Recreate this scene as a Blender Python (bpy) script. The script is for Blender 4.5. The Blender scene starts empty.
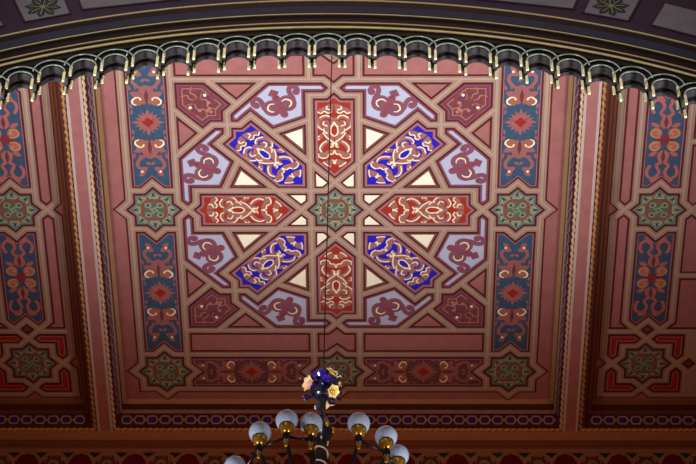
import bpy, bmesh, math, random
from mathutils import Vector, Matrix
random.seed(4)
PI = math.pi
scn = bpy.context.scene
COL = scn.collection

# ------------------------------------------------------------------ frame of the place
CAMZ = 1.6
H = 24.0 + CAMZ            # painted ceiling level
YC = 18.186                # centre of the middle coffer
R = 1.8698                 # design module in metres
A = 0.163                  # half width of the star bands (module units)
D = A * math.sqrt(2)
W = 0.026                  # half width of the strap bands
T = 0.0675

# ------------------------------------------------------------------ materials
def lin(c):
    c = c / 255.0
    return c / 12.92 if c <= 0.04045 else ((c + 0.055) / 1.055) ** 2.4
def mat(name, rgb, rough=0.65, metal=0.0, var=0.10, scale=6.0, spec=0.25, bump=0.0):
    m = bpy.data.materials.new(name); m.use_nodes = True
    nt = m.node_tree; b = nt.nodes['Principled BSDF']
    col = (lin(rgb[0]), lin(rgb[1]), lin(rgb[2]), 1)
    b.inputs['Roughness'].default_value = rough
    b.inputs['Metallic'].default_value = metal
    b.inputs['Specular IOR Level'].default_value = spec
    tc = nt.nodes.new('ShaderNodeTexCoord')
    nz = nt.nodes.new('ShaderNodeTexNoise'); nz.inputs['Scale'].default_value = scale
    nz.inputs['Detail'].default_value = 4
    nt.links.new(tc.outputs['Object'], nz.inputs['Vector'])
    rp = nt.nodes.new('ShaderNodeValToRGB')
    rp.color_ramp.elements[0].position = 0.3; rp.color_ramp.elements[1].position = 0.7
    lo = [c * (1 - var) for c in col[:3]] + [1]
    hi = [min(1, c * (1 + var)) for c in col[:3]] + [1]
    rp.color_ramp.elements[0].color = lo; rp.color_ramp.elements[1].color = hi
    nt.links.new(nz.outputs['Fac'], rp.inputs['Fac'])
    nt.links.new(rp.outputs['Color'], b.inputs['Base Color'])
    if bump:
        bp = nt.nodes.new('ShaderNodeBump'); bp.inputs['Strength'].default_value = bump
        bp.inputs['Distance'].default_value = 0.01
        nt.links.new(nz.outputs['Fac'], bp.inputs['Height']); nt.links.new(bp.outputs['Normal'], b.inputs['Normal'])
    return m
M = dict(
    pink=mat('painted_pink', (163, 106, 104)),
    strap=mat('strap_beige', (168, 138, 123), var=0.06),
    strapc=mat('strap_light', (182, 156, 139), var=0.04),
    strapl=mat('strap_line', (150, 112, 98)),
    maroon=mat('maroon_line', (96, 26, 38)),
    mauve=mat('mauve_band', (134, 78, 98)),
    rose=mat('rose_band', (162, 112, 118)),
    lav=mat('lavender_ground', (184, 191, 216), var=0.03),
    cream=mat('cream_leaf', (255, 252, 228), var=0.03, rough=0.5),
    olive=mat('umber_band', (132, 82, 72)),
    blue=mat('ultramarine', (38, 26, 190), var=0.08),
    red=mat('vermilion', (166, 48, 32), var=0.10),
    deepred=mat('deep_red', (160, 36, 34), var=0.08),
    taupe=mat('taupe_scroll', (160, 108, 100), var=0.06),
    gilt=mat('pale_gilt', (255, 236, 204), var=0.05, rough=0.45),
    starg=mat('star_green', (112, 126, 116), var=0.12, scale=25),
    starl=mat('star_lightline', (168, 164, 138)),
    stard=mat('star_dark', (44, 78, 66)),
    starc=mat('star_core', (104, 104, 88), scale=30, var=.2),
    starr=mat('star_red', (158, 66, 50)),
    teal=mat('teal_blue', (56, 84, 112), var=0.15, scale=14),
    slate=mat('slate_blue', (62, 82, 112), var=0.15, scale=14),
    plum=mat('plum_ground', (92, 62, 74), var=0.15, scale=14),
    plum2=mat('plum_strip', (104, 66, 72), var=0.15, scale=14),
    salmon=mat('salmon_leaf', (160, 98, 96), var=0.08),
    ochre=mat('ochre_scroll', (214, 160, 92), var=0.08),
    white=mat('white_dot', (255, 250, 236), var=0.0),
    wine=mat('wine_ground', (118, 62, 72), var=0.10, scale=18),
    peach=mat('peach_line', (180, 122, 104)),
    tan=mat('tan_fillet', (186, 146, 108), var=0.05),
    lighttan=mat('light_fillet', (196, 166, 150), var=0.05),
    brown=mat('brown_cove', (112, 62, 42), var=0.10),  # on the side coffers it also paints the tan cove's shade
    pale=mat('pale_fillet', (192, 168, 166), var=0.04),
    indigo=mat('indigo_block', (68, 56, 146)),
    lilac=mat('lilac_ring', (186, 158, 168)),
    chainbg=mat('chain_ground', (92, 44, 46)),
    giltrope=mat('gilt_rope', (172, 124, 76), rough=0.35, spec=0.6),
    brightrope=mat('bright_rope', (208, 180, 140), rough=0.4, spec=0.7),
    browntan=mat('beam_tan', (180, 130, 102), var=0.06),
    beambrown=mat('beam_brown', (142, 82, 56), var=0.06),
    friezebg=mat('frieze_tan', (206, 156, 124), var=0.06),
    friezered=mat('frieze_red', (128, 26, 32)),
    friezegreen=mat('frieze_green', (58, 66, 52)),
    black=mat('arch_black', (16, 11, 13), rough=0.35, spec=0.4),
    navy=mat('arch_navy', (42, 44, 58), rough=0.55),
    archgold=mat('arch_gold', (146, 130, 72), rough=0.35, spec=0.6),
    purple=mat('arch_purple', (50, 38, 50)),
    darkpurple=mat('arch_dark_line', (50, 30, 44)),
    marble=mat('grey_marble', (104, 100, 102), var=0.12, scale=5),
    leafgreen=mat('dark_leaf', (38, 44, 42)),
    drum=mat('niche_grey', (64, 58, 62), rough=0.38, spec=0.6),
    rim=mat('rim_sky_gilt', (146, 164, 146), rough=0.25, spec=0.9),  # gilt rim, pale green sky reflection put into its colour
    leggold=mat('leg_gold', (255, 244, 186), rough=0.3, spec=0.8),
    iron=mat('black_iron', (26, 24, 34), rough=0.25, spec=0.8, metal=0.3),
    globe=mat('opal_glass', (196, 216, 246), rough=0.25, spec=0.5, var=0.02),
    brass=mat('polished_brass', (214, 166, 60), rough=0.25, metal=0.7, spec=0.8),
    violet=mat('violet_glass', (66, 34, 190), rough=0.15, spec=0.9),
    lily=mat('lily_cream', (250, 214, 140), rough=0.4, var=.1),
    lilypink=mat('lily_pink', (232, 158, 214), rough=0.4),
    darkleaf=mat('navy_leaf', (22, 24, 56), rough=0.25, spec=0.8),
)

# ------------------------------------------------------------------ building helpers
def build(name, bm, m, parent=None, smooth=False, mods=None):
    loc = parent_loc(parent)
    if loc is not None:
        for v in bm.verts: v.co -= loc
    bmesh.ops.remove_doubles(bm, verts=bm.verts, dist=1e-6)
    bmesh.ops.recalc_face_normals(bm, faces=bm.faces)
    me = bpy.data.meshes.new(name); bm.to_mesh(me); bm.free()
    me.materials.append(m if not isinstance(m, str) else M[m])
    if smooth:
        for p in me.polygons: p.use_smooth = True
    o = bpy.data.objects.new(name, me); COL.objects.link(o)
    if parent is not None: o.parent = parent
    return o
def build_each(name, bm, m, parent):      # one object for every separate piece
    left = set(bm.verts)
    while left:
        seed = left.pop(); comp = {seed}; st = [seed]
        while st:
            v = st.pop()
            for e in v.link_edges:
                o = e.other_vert(v)
                if o not in comp: comp.add(o); st.append(o)
        left -= comp
        nb = bmesh.new(); mp = {v: nb.verts.new(v.co) for v in comp}
        for f in {f for v in comp for f in v.link_faces}: nb.faces.new([mp[v] for v in f.verts])
        build(name, nb, m, parent)
    bm.free()
def parent_loc(p):
    if p is None: return None
    l = Vector((0, 0, 0)); q = p
    while q is not None:
        l = l + q.location; q = q.parent
    return l
def tag(o, label, cat, group=None):
    o['label'] = label; o['category'] = cat
    if group: o['group'] = group
    return o
def thing(name, label, cat, loc, group=None):
    o = bpy.data.objects.new(name, None); COL.objects.link(o)
    o.location = loc; o.empty_display_size = 0.1
    return tag(o, label, cat, group)
def struct(name, bm, m, parent=None, smooth=False):
    o = build(name, bm, m, parent, smooth)
    if parent is None: o['kind'] = 'structure'
    return o

def ceil(p, q, d):            # design coordinates on the painted ceiling, d = metres below it
    return Vector((R * p, YC - R * q, H - d))
def area2(P):
    return sum(P[i][0] * P[(i + 1) % len(P)][1] - P[(i + 1) % len(P)][0] * P[i][1] for i in range(len(P))) / 2
def inset(P, d):
    if area2(P) < 0: P = P[::-1]
    out = []; n = len(P)
    for i in range(n):
        a, b, c = P[i - 1], P[i], P[(i + 1) % n]
        e1 = Vector((b[0] - a[0], b[1] - a[1])).normalized(); e2 = Vector((c[0] - b[0], c[1] - b[1])).normalized()
        n1 = Vector((-e1.y, e1.x)); n2 = Vector((-e2.y, e2.x))
        s = n1 + n2
        k = d / max(0.25, s.dot(n1)) if s.length > 1e-6 else d
        out.append((b[0] + s.x * k, b[1] + s.y * k))
    return out
JIT = [0]
def jit():
    JIT[0] = (JIT[0] + 1) % 11; return JIT[0] * 0.00012
def prism(bm, P, d0, d1, fr=ceil):
    d1 = d1 + jit() if fr is not ceil else d1
    n = len(P)
    lo = [bm.verts.new(fr(p[0], p[1], d1)) for p in P]; hi = [bm.verts.new(fr(p[0], p[1], d0)) for p in P]
    bm.faces.new(lo); bm.faces.new(hi[::-1])
    for i in range(n):
        j = (i + 1) % n; bm.faces.new((lo[i], lo[j], hi[j], hi[i]))
def ring(bm, P, Q, d0, d1, fr=ceil):
    n = len(P)
    a = [bm.verts.new(fr(p[0], p[1], d1)) for p in P]; b = [bm.verts.new(fr(p[0], p[1], d1)) for p in Q]
    c = [bm.verts.new(fr(p[0], p[1], d0)) for p in P]; e = [bm.verts.new(fr(p[0], p[1], d0)) for p in Q]
    for i in range(n):
        j = (i + 1) % n
        bm.faces.new((a[i], a[j], b[j], b[i])); bm.faces.new((a[i], c[i], c[j], a[j])); bm.faces.new((b[i], b[j], e[j], e[i]))
        bm.faces.new((c[i], e[i], e[j], c[j]))
def crv(pts, n=5, closed=False):
    out = []; m = len(pts)
    g = lambda i: pts[i % m] if closed else pts[max(0, min(m - 1, i))]
    for i in range(m if closed else m - 1):
        p0, p1, p2, p3 = g(i - 1), g(i), g(i + 1), g(i + 2)
        for k in range(n):
            t = k / n; t2 = t * t; t3 = t2 * t
            out.append(tuple(0.5 * (2 * p1[c] + (p2[c] - p0[c]) * t + (2 * p0[c] - 5 * p1[c] + 4 * p2[c] - p3[c]) * t2 + (3 * p1[c] - p0[c] - 3 * p2[c] + p3[c]) * t3) for c in (0, 1)))
    if not closed: out.append(tuple(pts[-1]))
    return out
def stroke(bm, pts, w, d0, d1, fr=ceil, taper=True, off=0.0, smooth=5, cap=True):
    P = crv(pts, smooth) if smooth else pts
    d1 += jit()
    n = len(P); L = []; Q = []
    for i in range(n):
        a = P[max(0, i - 1)]; b = P[min(n - 1, i + 1)]
        t = Vector((b[0] - a[0], b[1] - a[1]))
        if t.length < 1e-9: t = Vector((1, 0))
        t.normalize(); nn = Vector((-t.y, t.x))
        s = i / (n - 1)
        k = w / 2 * (0.45 + 0.55 * math.sin(PI * min(1, max(0, s))) if taper else 1)
        L.append((P[i][0] + nn.x * (off + k), P[i][1] + nn.y * (off + k)))
        Q.append((P[i][0] + nn.x * (off - k), P[i][1] + nn.y * (off - k)))
    vl = [bm.verts.new(fr(p[0], p[1], d1)) for p in L]; vr = [bm.verts.new(fr(p[0], p[1], d1)) for p in Q]
    ul = [bm.verts.new(fr(p[0], p[1], d0)) for p in L]; ur = [bm.verts.new(fr(p[0], p[1], d0)) for p in Q]
    for i in range(n - 1):
        bm.faces.new((vl[i], vl[i + 1], vr[i + 1], vr[i]))
        bm.faces.new((vl[i], ul[i], ul[i + 1], vl[i + 1])); bm.faces.new((vr[i], vr[i + 1], ur[i + 1], ur[i]))
    bm.faces.new((vl[0], vr[0], ur[0], ul[0])); bm.faces.new((vl[-1], ul[-1], ur[-1], vr[-1]))
def disc(bm, c, r, d0, d1, fr=ceil, n=12, ry=None):
    ry = r if ry is None else ry
    prism(bm, [(c[0] + r * math.cos(2 * PI * i / n), c[1] + ry * math.sin(2 * PI * i / n)) for i in range(n)], d0, d1, fr)
def leaf(bm, a, b, w, d0, d1, fr=ceil, fat=0.5):
    ax = Vector((b[0] - a[0], b[1] - a[1])); t = ax.normalized(); nn = Vector((-t.y, t.x)); L = ax.length
    P = []
    for s, k in ((0, 0), (.15, .55), (fat - .12, .95), (fat + .1, 1), (.82, .5), (1, 0)):
        P.append((a[0] + t.x * L * s + nn.x * w / 2 * k, a[1] + t.y * L * s + nn.y * w / 2 * k))
    for s, k in ((.82, .5), (fat + .1, 1), (fat - .12, .95), (.15, .55)):
        P.append((a[0] + t.x * L * s - nn.x * w / 2 * k, a[1] + t.y * L * s - nn.y * w / 2 * k))
    prism(bm, P, d0, d1, fr)
def box(bm, x0, x1, y0, y1, z0, z1):
    v = [bm.verts.new((x, y, z)) for z in (z0, z1) for y in (y0, y1) for x in (x0, x1)]
    for f in ((0, 1, 3, 2), (4, 6, 7, 5), (0, 4, 5, 1), (2, 3, 7, 6), (0, 2, 6, 4), (1, 5, 7, 3)): bm.faces.new([v[i] for i in f])
def tube(bm, pts, r, n=8, caps=True):
    pts = [Vector(p) for p in pts]; rs = r if isinstance(r, (list, tuple)) else [r] * len(pts)
    rings = []; prev = None
    for i, p in enumerate(pts):
        t = (pts[min(len(pts) - 1, i + 1)] - pts[max(0, i - 1)]).normalized()
        u = prev if prev is not None else (Vector((0, 0, 1)) if abs(t.z) < .9 else Vector((1, 0, 0)))
        u = (u - t * u.dot(t)).normalized(); prev = u; v = t.cross(u)
        rings.append([bm.verts.new(p + (u * math.cos(2 * PI * k / n) + v * math.sin(2 * PI * k / n)) * rs[i]) for k in range(n)])
    for a, b in zip(rings, rings[1:]):
        for k in range(n): bm.faces.new((a[k], a[(k + 1) % n], b[(k + 1) % n], b[k]))
    if caps: bm.faces.new(rings[0][::-1]); bm.faces.new(rings[-1])
def lathe(bm, prof, c, n=20):
    c = Vector(c); rings = []
    for r, z in prof:
        if r < 1e-5: rings.append([bm.verts.new(c + Vector((0, 0, z)))])
        else: rings.append([bm.verts.new(c + Vector((r * math.cos(2 * PI * k / n), r * math.sin(2 * PI * k / n), z))) for k in range(n)])
    for a, b in zip(rings, rings[1:]):
        for k in range(n):
            j = (k + 1) % n
            if len(a) == 1 and len(b) == 1: continue
            if len(a) == 1: bm.faces.new((a[0], b[j], b[k]))
            elif len(b) == 1: bm.faces.new((a[k], a[j], b[0]))
            else: bm.faces.new((a[k], a[j], b[j], b[k]))
def B(): return bmesh.new()

def rot(P, deg, c=(0, 0)):
    a = math.radians(deg); s, k = math.sin(a), math.cos(a)
    return [(c[0] + p[0] * k - p[1] * s, c[1] + p[0] * s + p[1] * k) for p in P]
def mir(P): return [(p[0], -p[1]) for p in P]
def local(o, deg, flip=1, fr=ceil):   # a frame with its origin at o turned by deg
    a = math.radians(deg); s, k = math.sin(a), math.cos(a)
    return lambda p, q, d: fr(o[0] + p * k - flip * q * s, o[1] + p * s + flip * q * k, d)
def centroid(P): return (sum(p[0] for p in P) / len(P), sum(p[1] for p in P) / len(P))

STRAPS = []                           # centreline polygons of every panel, the straps run between them
D1 = 0.006                            # thickness of the strap work

# ------------------------------------------------------------------ the painted panels
def panel(name, label, cat, group, P, bands, field):
    """P centreline polygon; bands = [(material, width)]; field = material. Returns thing and inner polygon"""
    c = centroid(P); t = thing(name, label, cat, ceil(c[0], c[1], 0.0), group)
    STRAPS.append(P)
    q = inset(P, W); k = W
    for i, (m, w) in enumerate(bands):
        q2 = inset(P, k + w); b = B(); ring(b, q, q2, 0.001, 0.020 - 0.003 * i); k += w
        build('outline' if i == 0 else 'border', b, M[m], t); q = q2
    b = B(); prism(b, q, 0.001, 0.009); build('field', b, M[field], t)
    return t, q, k

F0, F1, F2, F3 = 0.008, 0.012, 0.015, 0.018

def arabesque(t, fr):
    Z = lambda x, y: (0.338 + x / 1138.0, y / 905.0)
    b = B(); g = B()
    for s in (1, -1):
        z = lambda L: [Z(x, s * y) for x, y in L]
        prism(b, z([(94, 0), (62, 8), (34, 28), (46, 50), (72, 72), (88, 50), (98, 22)]), F0, F1, fr)
        prism(b, z([(184, 0), (152, 4), (146, 28), (116, 46), (112, 76), (128, 98), (150, 96), (162, 66), (182, 40), (190, 16)]), F0, F1, fr)
        stroke(b, z([(158, 76), (205, 84), (248, 62), (275, 30), (292, 4)]), .034, F0, F1, fr)
        stroke(b, z([(262, -6), (300, -34), (348, -70)]), .034, F0, F1, fr)
        leaf(b, Z(214, s * 26), Z(262, s * 2), .040, F0, F1, fr)
        stroke(b, z([(300, 8), (330, 36), (372, 48), (416, 38), (452, 6)]), .044, F0, F1, fr)
        stroke(b, z([(362, 62), (400, 86), (440, 94), (486, 74), (494, 40), (468, 20)]), .030, F0, F1, fr)
        stroke(b, z([(410, 34), (418, 62), (446, 58), (456, 36)]), .026, F0, F1, fr)
        leaf(b, Z(274, s * 98), Z(340, s * 72), .034, F0, F1, fr)
        prism(b, z([(528, 96), (526, 76), (540, 58), (522, 34), (534, 12), (566, 4), (612, 4), (604, 36), (584, 56), (566, 90)]), F0, F1, fr)
        disc(b, Z(468, s * 4), .016, F0, F1, fr, 8)
        cw = .0092
        for L in ([(30, 26), (46, 48), (74, 70)], [(56, 4), (78, 4), (96, 12)], [(116, 44), (110, 72), (128, 98), (152, 94)], [(122, 42), (146, 32), (150, 10), (186, 0)],
                  [(166, 78), (202, 88), (242, 74), (270, 46)], [(238, 10), (264, -10), (302, -44), (350, -68)], [(282, 90), (298, 102), (318, 88)], [(212, 26), (222, 8), (240, 16), (254, 10)],
                  [(314, 0), (340, 20), (388, 20), (446, 0)], [(372, 70), (406, 98), (452, 102)], [(484, 86), (506, 56), (498, 28), (478, 20)], [(408, 40), (424, 66), (452, 60)],
                  [(404, 26), (416, 8), (444, 2)], [(538, 98), (524, 78), (544, 58), (526, 36), (540, 16)], [(556, 18), (568, 44), (592, 40)], [(340, 40), (360, 60), (384, 62)]):
            stroke(g, z(L), cw, F1 - .001, F2, fr, False)
    o = build('arabesque_pattern', b, M['taupe'], t)
    build('gilt_edging', g, M['gilt'], o)

def figure(t, fr0):
    fr = lambda p, q, d: fr0(p * .94, q * .92, d)                   # mauve scroll figure of the lavender panels
    b = B(); g = B(); r = B(); h = B()
    disc(b, (-.102, 0), .029, F0, F1, fr)
    stroke(b, [(-.102, 0), (-.06, 0), (.0, 0), (.06, 0)], .056, F0, F1, fr, False)
    for s in (1, -1):
        disc(b, (-.022, s * .058), .068, F0, F1, fr, 16)
        stroke(b, [(-.05, s * .09), (.0, s * .112), (.048, s * .108), (.088, s * .122), (.092, s * .156), (.06, s * .172), (.034, s * .160)], .036, F0, F1, fr, False)
        disc(b, (.042, s * .155), .027, F0, F1, fr)
        stroke(g, [(.008, s * .028), (.016, s * .062), (-.012, s * .09), (-.042, s * .078), (-.052, s * .056)], .0115, F2, F3, fr)
        disc(h, (-.020, s * .056), .032, F1 - .001, F2, fr, 14)
    b2 = B(); prism(b, [(.045, 0), (.09, .042), (.128, 0), (.09, -.042)], F0, F1, fr)
    for p in ((-.102, 0, .013), (-.05, 0, .012), (-.015, .014, .010), (-.015, -.014, .010), (.03, 0, .013), (.085, 0, .014), (.045, .157, .010), (.045, -.157, .010)):
        disc(r, (p[0], p[1]), p[2], F1 - .001, F2, fr)
    stroke(r, [(-.09, 0), (.07, 0)], .008, F1 - .001, F2 - .001, fr, False)
    b2.free()
    o = build('scroll_figure_pattern', b, M['mauve'], t)
    build_each('lobe_centre', h, mat_get('mauve_shade', (128, 84, 100)), o)
    build('red_dot', r, M['deepred2'], o)
    build_each('gilt_crescent', g, M['gilt'], o)
def mat_get(n, rgb):
    if n not in M: M[n] = mat(n, rgb)
    return M[n]
M['deepred2'] = mat('carmine_dot', (150, 66, 82))

def rosette(t, fr, warm=False):
    a = .106
    l = B(); k = B(); c = B(); rd = B(); fl = B()
    for dg in (0, 45):
        sq = rot([(-a, -a), (a, -a), (a, a), (-a, a)], dg)
        ring(l, sq, rot([(-a + .012, -a + .012), (a - .012, -a + .012), (a - .012, a - .012), (-a + .012, a - .012)], dg), F0, F1, fr)
    for i in range(8):
        q = rot([(.128, -.012), (.150, 0), (.128, .012), (.112, 0)], 45 * i); prism(k, q, F0, F1, fr)
    P = [(x * .088, y * .088) for x, y in ((1, .62), (.62, 1), (-.62, 1), (-1, .62), (-1, -.62), (-.62, -1), (.62, -1), (1, -.62))]
    prism(c, P, F0, F2, fr)
    for i in range(4):
        for s in (1, -1):
            f2 = local((0, 0), 90 * i, s, fr)
            stroke(rd, [(.072, .004), (.080, .022), (.074, .046), (.058, .060)], .014, F1, F3, f2)
        f2 = local((0, 0), 45 + 90 * i, 1, fr)
        ring(fl, [(.058 + .024 * math.cos(x * PI / 5), .024 * math.sin(x * PI / 5)) for x in range(10)], [(.058 + .013 * math.cos(x * PI / 5), .013 * math.sin(x * PI / 5)) for x in range(10)], F1, F3, f2)
        stroke(fl, [(.0, .0), (.022, .012), (.04, 0)], .010, F1, F3, f2)
        disc(k, (.058, 0), .008, F1, F3, f2, 8)
    ring(fl, [(.02 * math.cos(x * PI / 5), .02 * math.sin(x * PI / 5)) for x in range(10)], [(.011 * math.cos(x * PI / 5), .011 * math.sin(x * PI / 5)) for x in range(10)], F1, F3, fr)
    disc(k, (0, 0), .008, F1, F3, fr, 8)
    build('interlace_mesh', l, M['starl'], t); kn = build('knot', c, M['starc'], t)
    build('green_ring_pattern', fl, M['starg2'], kn); build('red_leaf', rd, M['starr'], kn); build('dark_dot', k, M['stard'], t)
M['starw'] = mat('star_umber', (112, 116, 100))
M['starg2'] = mat('star_ring_green', (136, 158, 134))

def strip_ornament(t, fr, s=1.0):       # middle coffer strips: sunburst, horned hearts, curls
    b = B(); g = B(); o = B(); r = B(); k = B()
    for i in range(8):
        f2 = local((0, 0), 45 * i + (22.5 if 0 else 0), 1, fr)
        leaf(b, (.015, 0), (.110 if i % 2 == 0 else .090, 0), .030, F0, F1, f2)
    for i in range(4):
        f2 = local((0, 0), 90 * i, 1, fr); leaf(r, (0, 0), (.04, 0), .034, F1 - .001, F2, f2)
        f3 = local((0, 0), 22.5 + 90 * i, 1, fr); leaf(b, (.015, 0), (.098, 0), .018, F0, F1, f3)
        f3 = local((0, 0), -22.5 + 90 * i, 1, fr); leaf(b, (.015, 0), (.098, 0), .018, F0, F1, f3)
    for e in (1, -1):
        ff = lambda p, q, d, e=e: fr(e * p * s, q, d)
        for u in (1, -1):
            disc(o, (.168, u * .058), .034, F0, F2, ff, 14)
            stroke(g, [(.192, u * .036), (.200, u * .066), (.176, u * .094), (.150, u * .090), (.138, u * .068)], .0125, F2 - .001, F3, ff)
            disc(g, (.184, u * .040), .0075, F2 - .001, F3, ff, 8)
            leaf(b, (.140, u * .020), (.275, u * .010), .07, F0, F1, ff, .4)
            leaf(b, (.205, u * .035), (.240, u * .108), .046, F0, F1, ff)
            stroke(b, [(.200, u * .05), (.235, u * .040), (.270, u * .018), (.292, 0)], .034, F0, F1, ff)
            stroke(b, [(.270, u * .028), (.290, u * .062), (.330, u * .088), (.368, u * .084), (.384, u * .056), (.376, u * .03)], .024, F0, F1, ff, False)
            leaf(b, (.372, u * .020), (.395, u * .074), .040, F0, F1, ff)
            leaf(b, (.396, u * .040), (.445, u * .082), .034, F0, F1, ff)
            leaf(b, (.262, u * .07), (.308, u * .062), .022, F0, F1, ff)
            leaf(b, (.250, u * .104), (.300, u * .112), .018, F0, F1, ff)
            leaf(b, (.108, u * .102), (.150, u * .112), .020, F0, F1, ff)
            leaf(b, (.06, u * .108), (.10, u * .100), .016, F0, F1, ff)
            leaf(b, (.325, u * .03), (.345, 0), .022, F0, F1, ff)
            disc(g, (.402, u * .062), .010, F2 - .001, F3, ff, 8)
        leaf(k, (.15, 0), (.262, 0), .026, F1, F2, ff)
        leaf(r, (.18, 0), (.222, 0), .012, F2, F3, ff)
    w = build('scroll_pattern', b, M['salmon'], t)
    build_each('roundel', o, M['umber'], w); build_each('heart', k, M['plum'], w)
    build('red_spark_pattern', r, M['deepred'], w); build_each('gilt_crescent', g, M['gilt'], w)

def side_ornament(t, fr):               # side coffer strips: facing ochre spirals, blue eyes
    b = B(); g = B(); r = B(); k = B(); bl = B()
    leaf(r, (0, -.055), (0, .055), .034, F1, F2, fr); leaf(r, (-.05, 0), (.05, 0), .02, F1, F2, fr)
    for e in (1, -1):
        ff = lambda p, q, d, e=e: fr(e * p, q, d)
        for u in (1, -1):
            stroke(g, [(.020, u * .030), (.022, u * .07), (.050, u * .095), (.082, u * .078), (.082, u * .048), (.058, u * .038), (.046, u * .056)], .012, F2, F3, ff, False)
            disc(b, (.054, u * .060), .042, F0, F1, ff, 14)
            leaf(b, (.085, u * .012), (.205, u * .012), .056, F0, F1, ff, .35)
            leaf(b, (.10, u * .04), (.135, u * .10), .034, F0, F1, ff)
            stroke(b, [(.190, u * .02), (.215, u * .04), (.262, u * .020), (.30, u * .034), (.318, u * .068), (.290, u * .098), (.245, u * .098), (.212, u * .080)], .021, F0, F1, ff, False)
            disc(bl, (.262, u * .062), .025, F0, F1, ff, 10)
            leaf(b, (.305, u * .016), (.345, u * .078), .046, F0, F1, ff)
        leaf(k, (.095, 0), (.19, 0), .026, F1, F2, ff)
    w = build('scroll_pattern', b, M['dullsalmon'], t)
    build_each('ochre_spiral', g, M['dullochre'], w); build('red_lozenge', r, M['deepred'], w)
    build('heart_pattern', k, M['plum'], w); build_each('blue_eye', bl, M['teal'], t)

def corner_ornament(t, q, fr0):
    fr = lambda p, q_, d: fr0(-p * .80 - .015, q_ * .80, d)
    b = B(); r = B(); d = B(); e = B()
    q1 = inset(q, .018); q2 = inset(q, .025); ring(b, q1, q2, F0, F1)
    for s in (1, -1):
        stroke(b, [(-.17, s * .06), (-.10, s * .02), (-.05, s * .06), (.0, s * .04), (.04, s * .10)], .012, F0, F1, fr)
        stroke(b, [(.02, s * .01), (.06, s * .03), (.10, s * .02), (.13, s * .07)], .012, F0, F1, fr)
        stroke(r, [(-.12, s * .09), (-.06, s * .11), (.0, s * .13), (.05, s * .16)], .020, F0, F2, fr)
        leaf(r, (-.02, s * .02), (.05, s * .05), .026, F0, F2, fr)
        leaf(r, (.07, s * .09), (.11, s * .03), .024, F0, F2, fr)
        disc(d, (.0, s * .088), .014, F1, F3, fr, 10)
        leaf(e, (-.08, s * .05), (.04, s * .09), .05, F0, F1, fr)
        disc(b, (-.075, s * .055), .017, F1, F2, fr, 8)
    for x in (0, 1, 2):
        stroke(r if x == 0 else b, [(-.18 + .03 * x, -.012 * x), (-.18 + .03 * x, .012 * x + .004)], .026, F0, F2, fr, False, smooth=0)
    w = build('scroll_pattern', b, M['peach'], t)
    build_each('red_leaf', r, M['starr2'], w); build('shade_pattern', e, M['winedark'], w); build_each('white_dot', d, M['white'], w)
M['dullsalmon'] = mat('dull_salmon', (182, 104, 96)); M['dullochre'] = mat('dull_ochre', (196, 146, 98)); M['umber'] = mat('umber_roundel', (166, 104, 84)); M['starr2'] = mat('brick_leaf', (138, 66, 66)); M['winedark'] = mat('wine_shade', (108, 62, 82))

# ---- cells of the middle coffer
red = [(D, 0), (D + A, A), (1 - T + .009, A), (1 - T + .009, T - .009), (1, 0), (1 - T + .009, -T + .009), (1 - T + .009, -A), (D + A, -A)]
kite = [(D, 0), (D + A, A), (A, A), (A, T)]
P1 = (.7485, A); P2 = rot([mir(rot([P1], -22.5))[0]], 22.5)[0]
tri = [(D + A, A), P1, P2]
lav_half = [P1, (1 - T + .009, A), (1 - T + .009, T - .009), (1, 0), (1.0675, T), (1.0675, .442), (.8025, .707)]
def m22(p): return rot([mir(rot([p], -22.5))[0]], 22.5)[0]
lavP = [P1, (1 - T + .009, A), (1 - T + .009, T - .009), (1, 0), (1.0675, T), (1.0675, .442), (.8025, .7071), (.7071, .7071), m22((1 - T + .009, T - .009)), m22((1 - T + .009, A)), P2]
corner = [(1.0675, 1.0675), (1.0675, .8370), (.870, .6395), (.8025, .7071), (.7071, .7071), (.7071, .8025), (.6395, .870), (.8370, 1.0675)]
ptri = [(1.0675, .442), (1.0675, .8370), (.870, .6395)]
star8 = []
for i in range(8):
    star8.append((D * math.cos(i * PI / 4), D * math.sin(i * PI / 4)))
    rr = math.hypot(A, T); star8.append((rr * math.cos(i * PI / 4 + PI / 8), rr * math.sin(i * PI / 4 + PI / 8)))
def star_at(c): return [(c[0] + p[0], c[1] + p[1]) for p in star8]
def swapm(P, sx, sy): return [(p[0] * sx, p[1] * sy) for p in P]

rn = {0: 'right-hand', 90: 'upper', 180: 'left-hand', 270: 'lower'}
bn = {45: 'upper right', 135: 'upper left', 225: 'lower left', 315: 'lower right'}
for a in (0, 90, 180, 270):
    t, q, k = panel('red_cartouche', 'long vermilion arabesque panel, %s arm of the cross around the central star' % rn[a], 'ceiling panel', 'red arabesque panels around the central star',
                    rot(red, a), [('maroon', .012), ('rose', .016)], 'red')
    arabesque(t, local((0, 0), a))
for a in (45, 135, 225, 315):
    t, q, k = panel('blue_cartouche', 'ultramarine arabesque panel slanting to the %s of the central star' % bn[a], 'ceiling panel', 'blue arabesque panels around the central star',
                    rot(red, a), [('maroon', .012), ('rose', .016)], 'blue')
    arabesque(t, local((0, 0), a))
def between(i):
    a0 = 45 * i; a1 = (45 * (i + 1)) % 360; f = lambda a: ('%s red' % rn[a]) if a in rn else ('%s blue' % bn[a])
    return 'between the %s and the %s panel' % (f(a0), f(a1))
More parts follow.
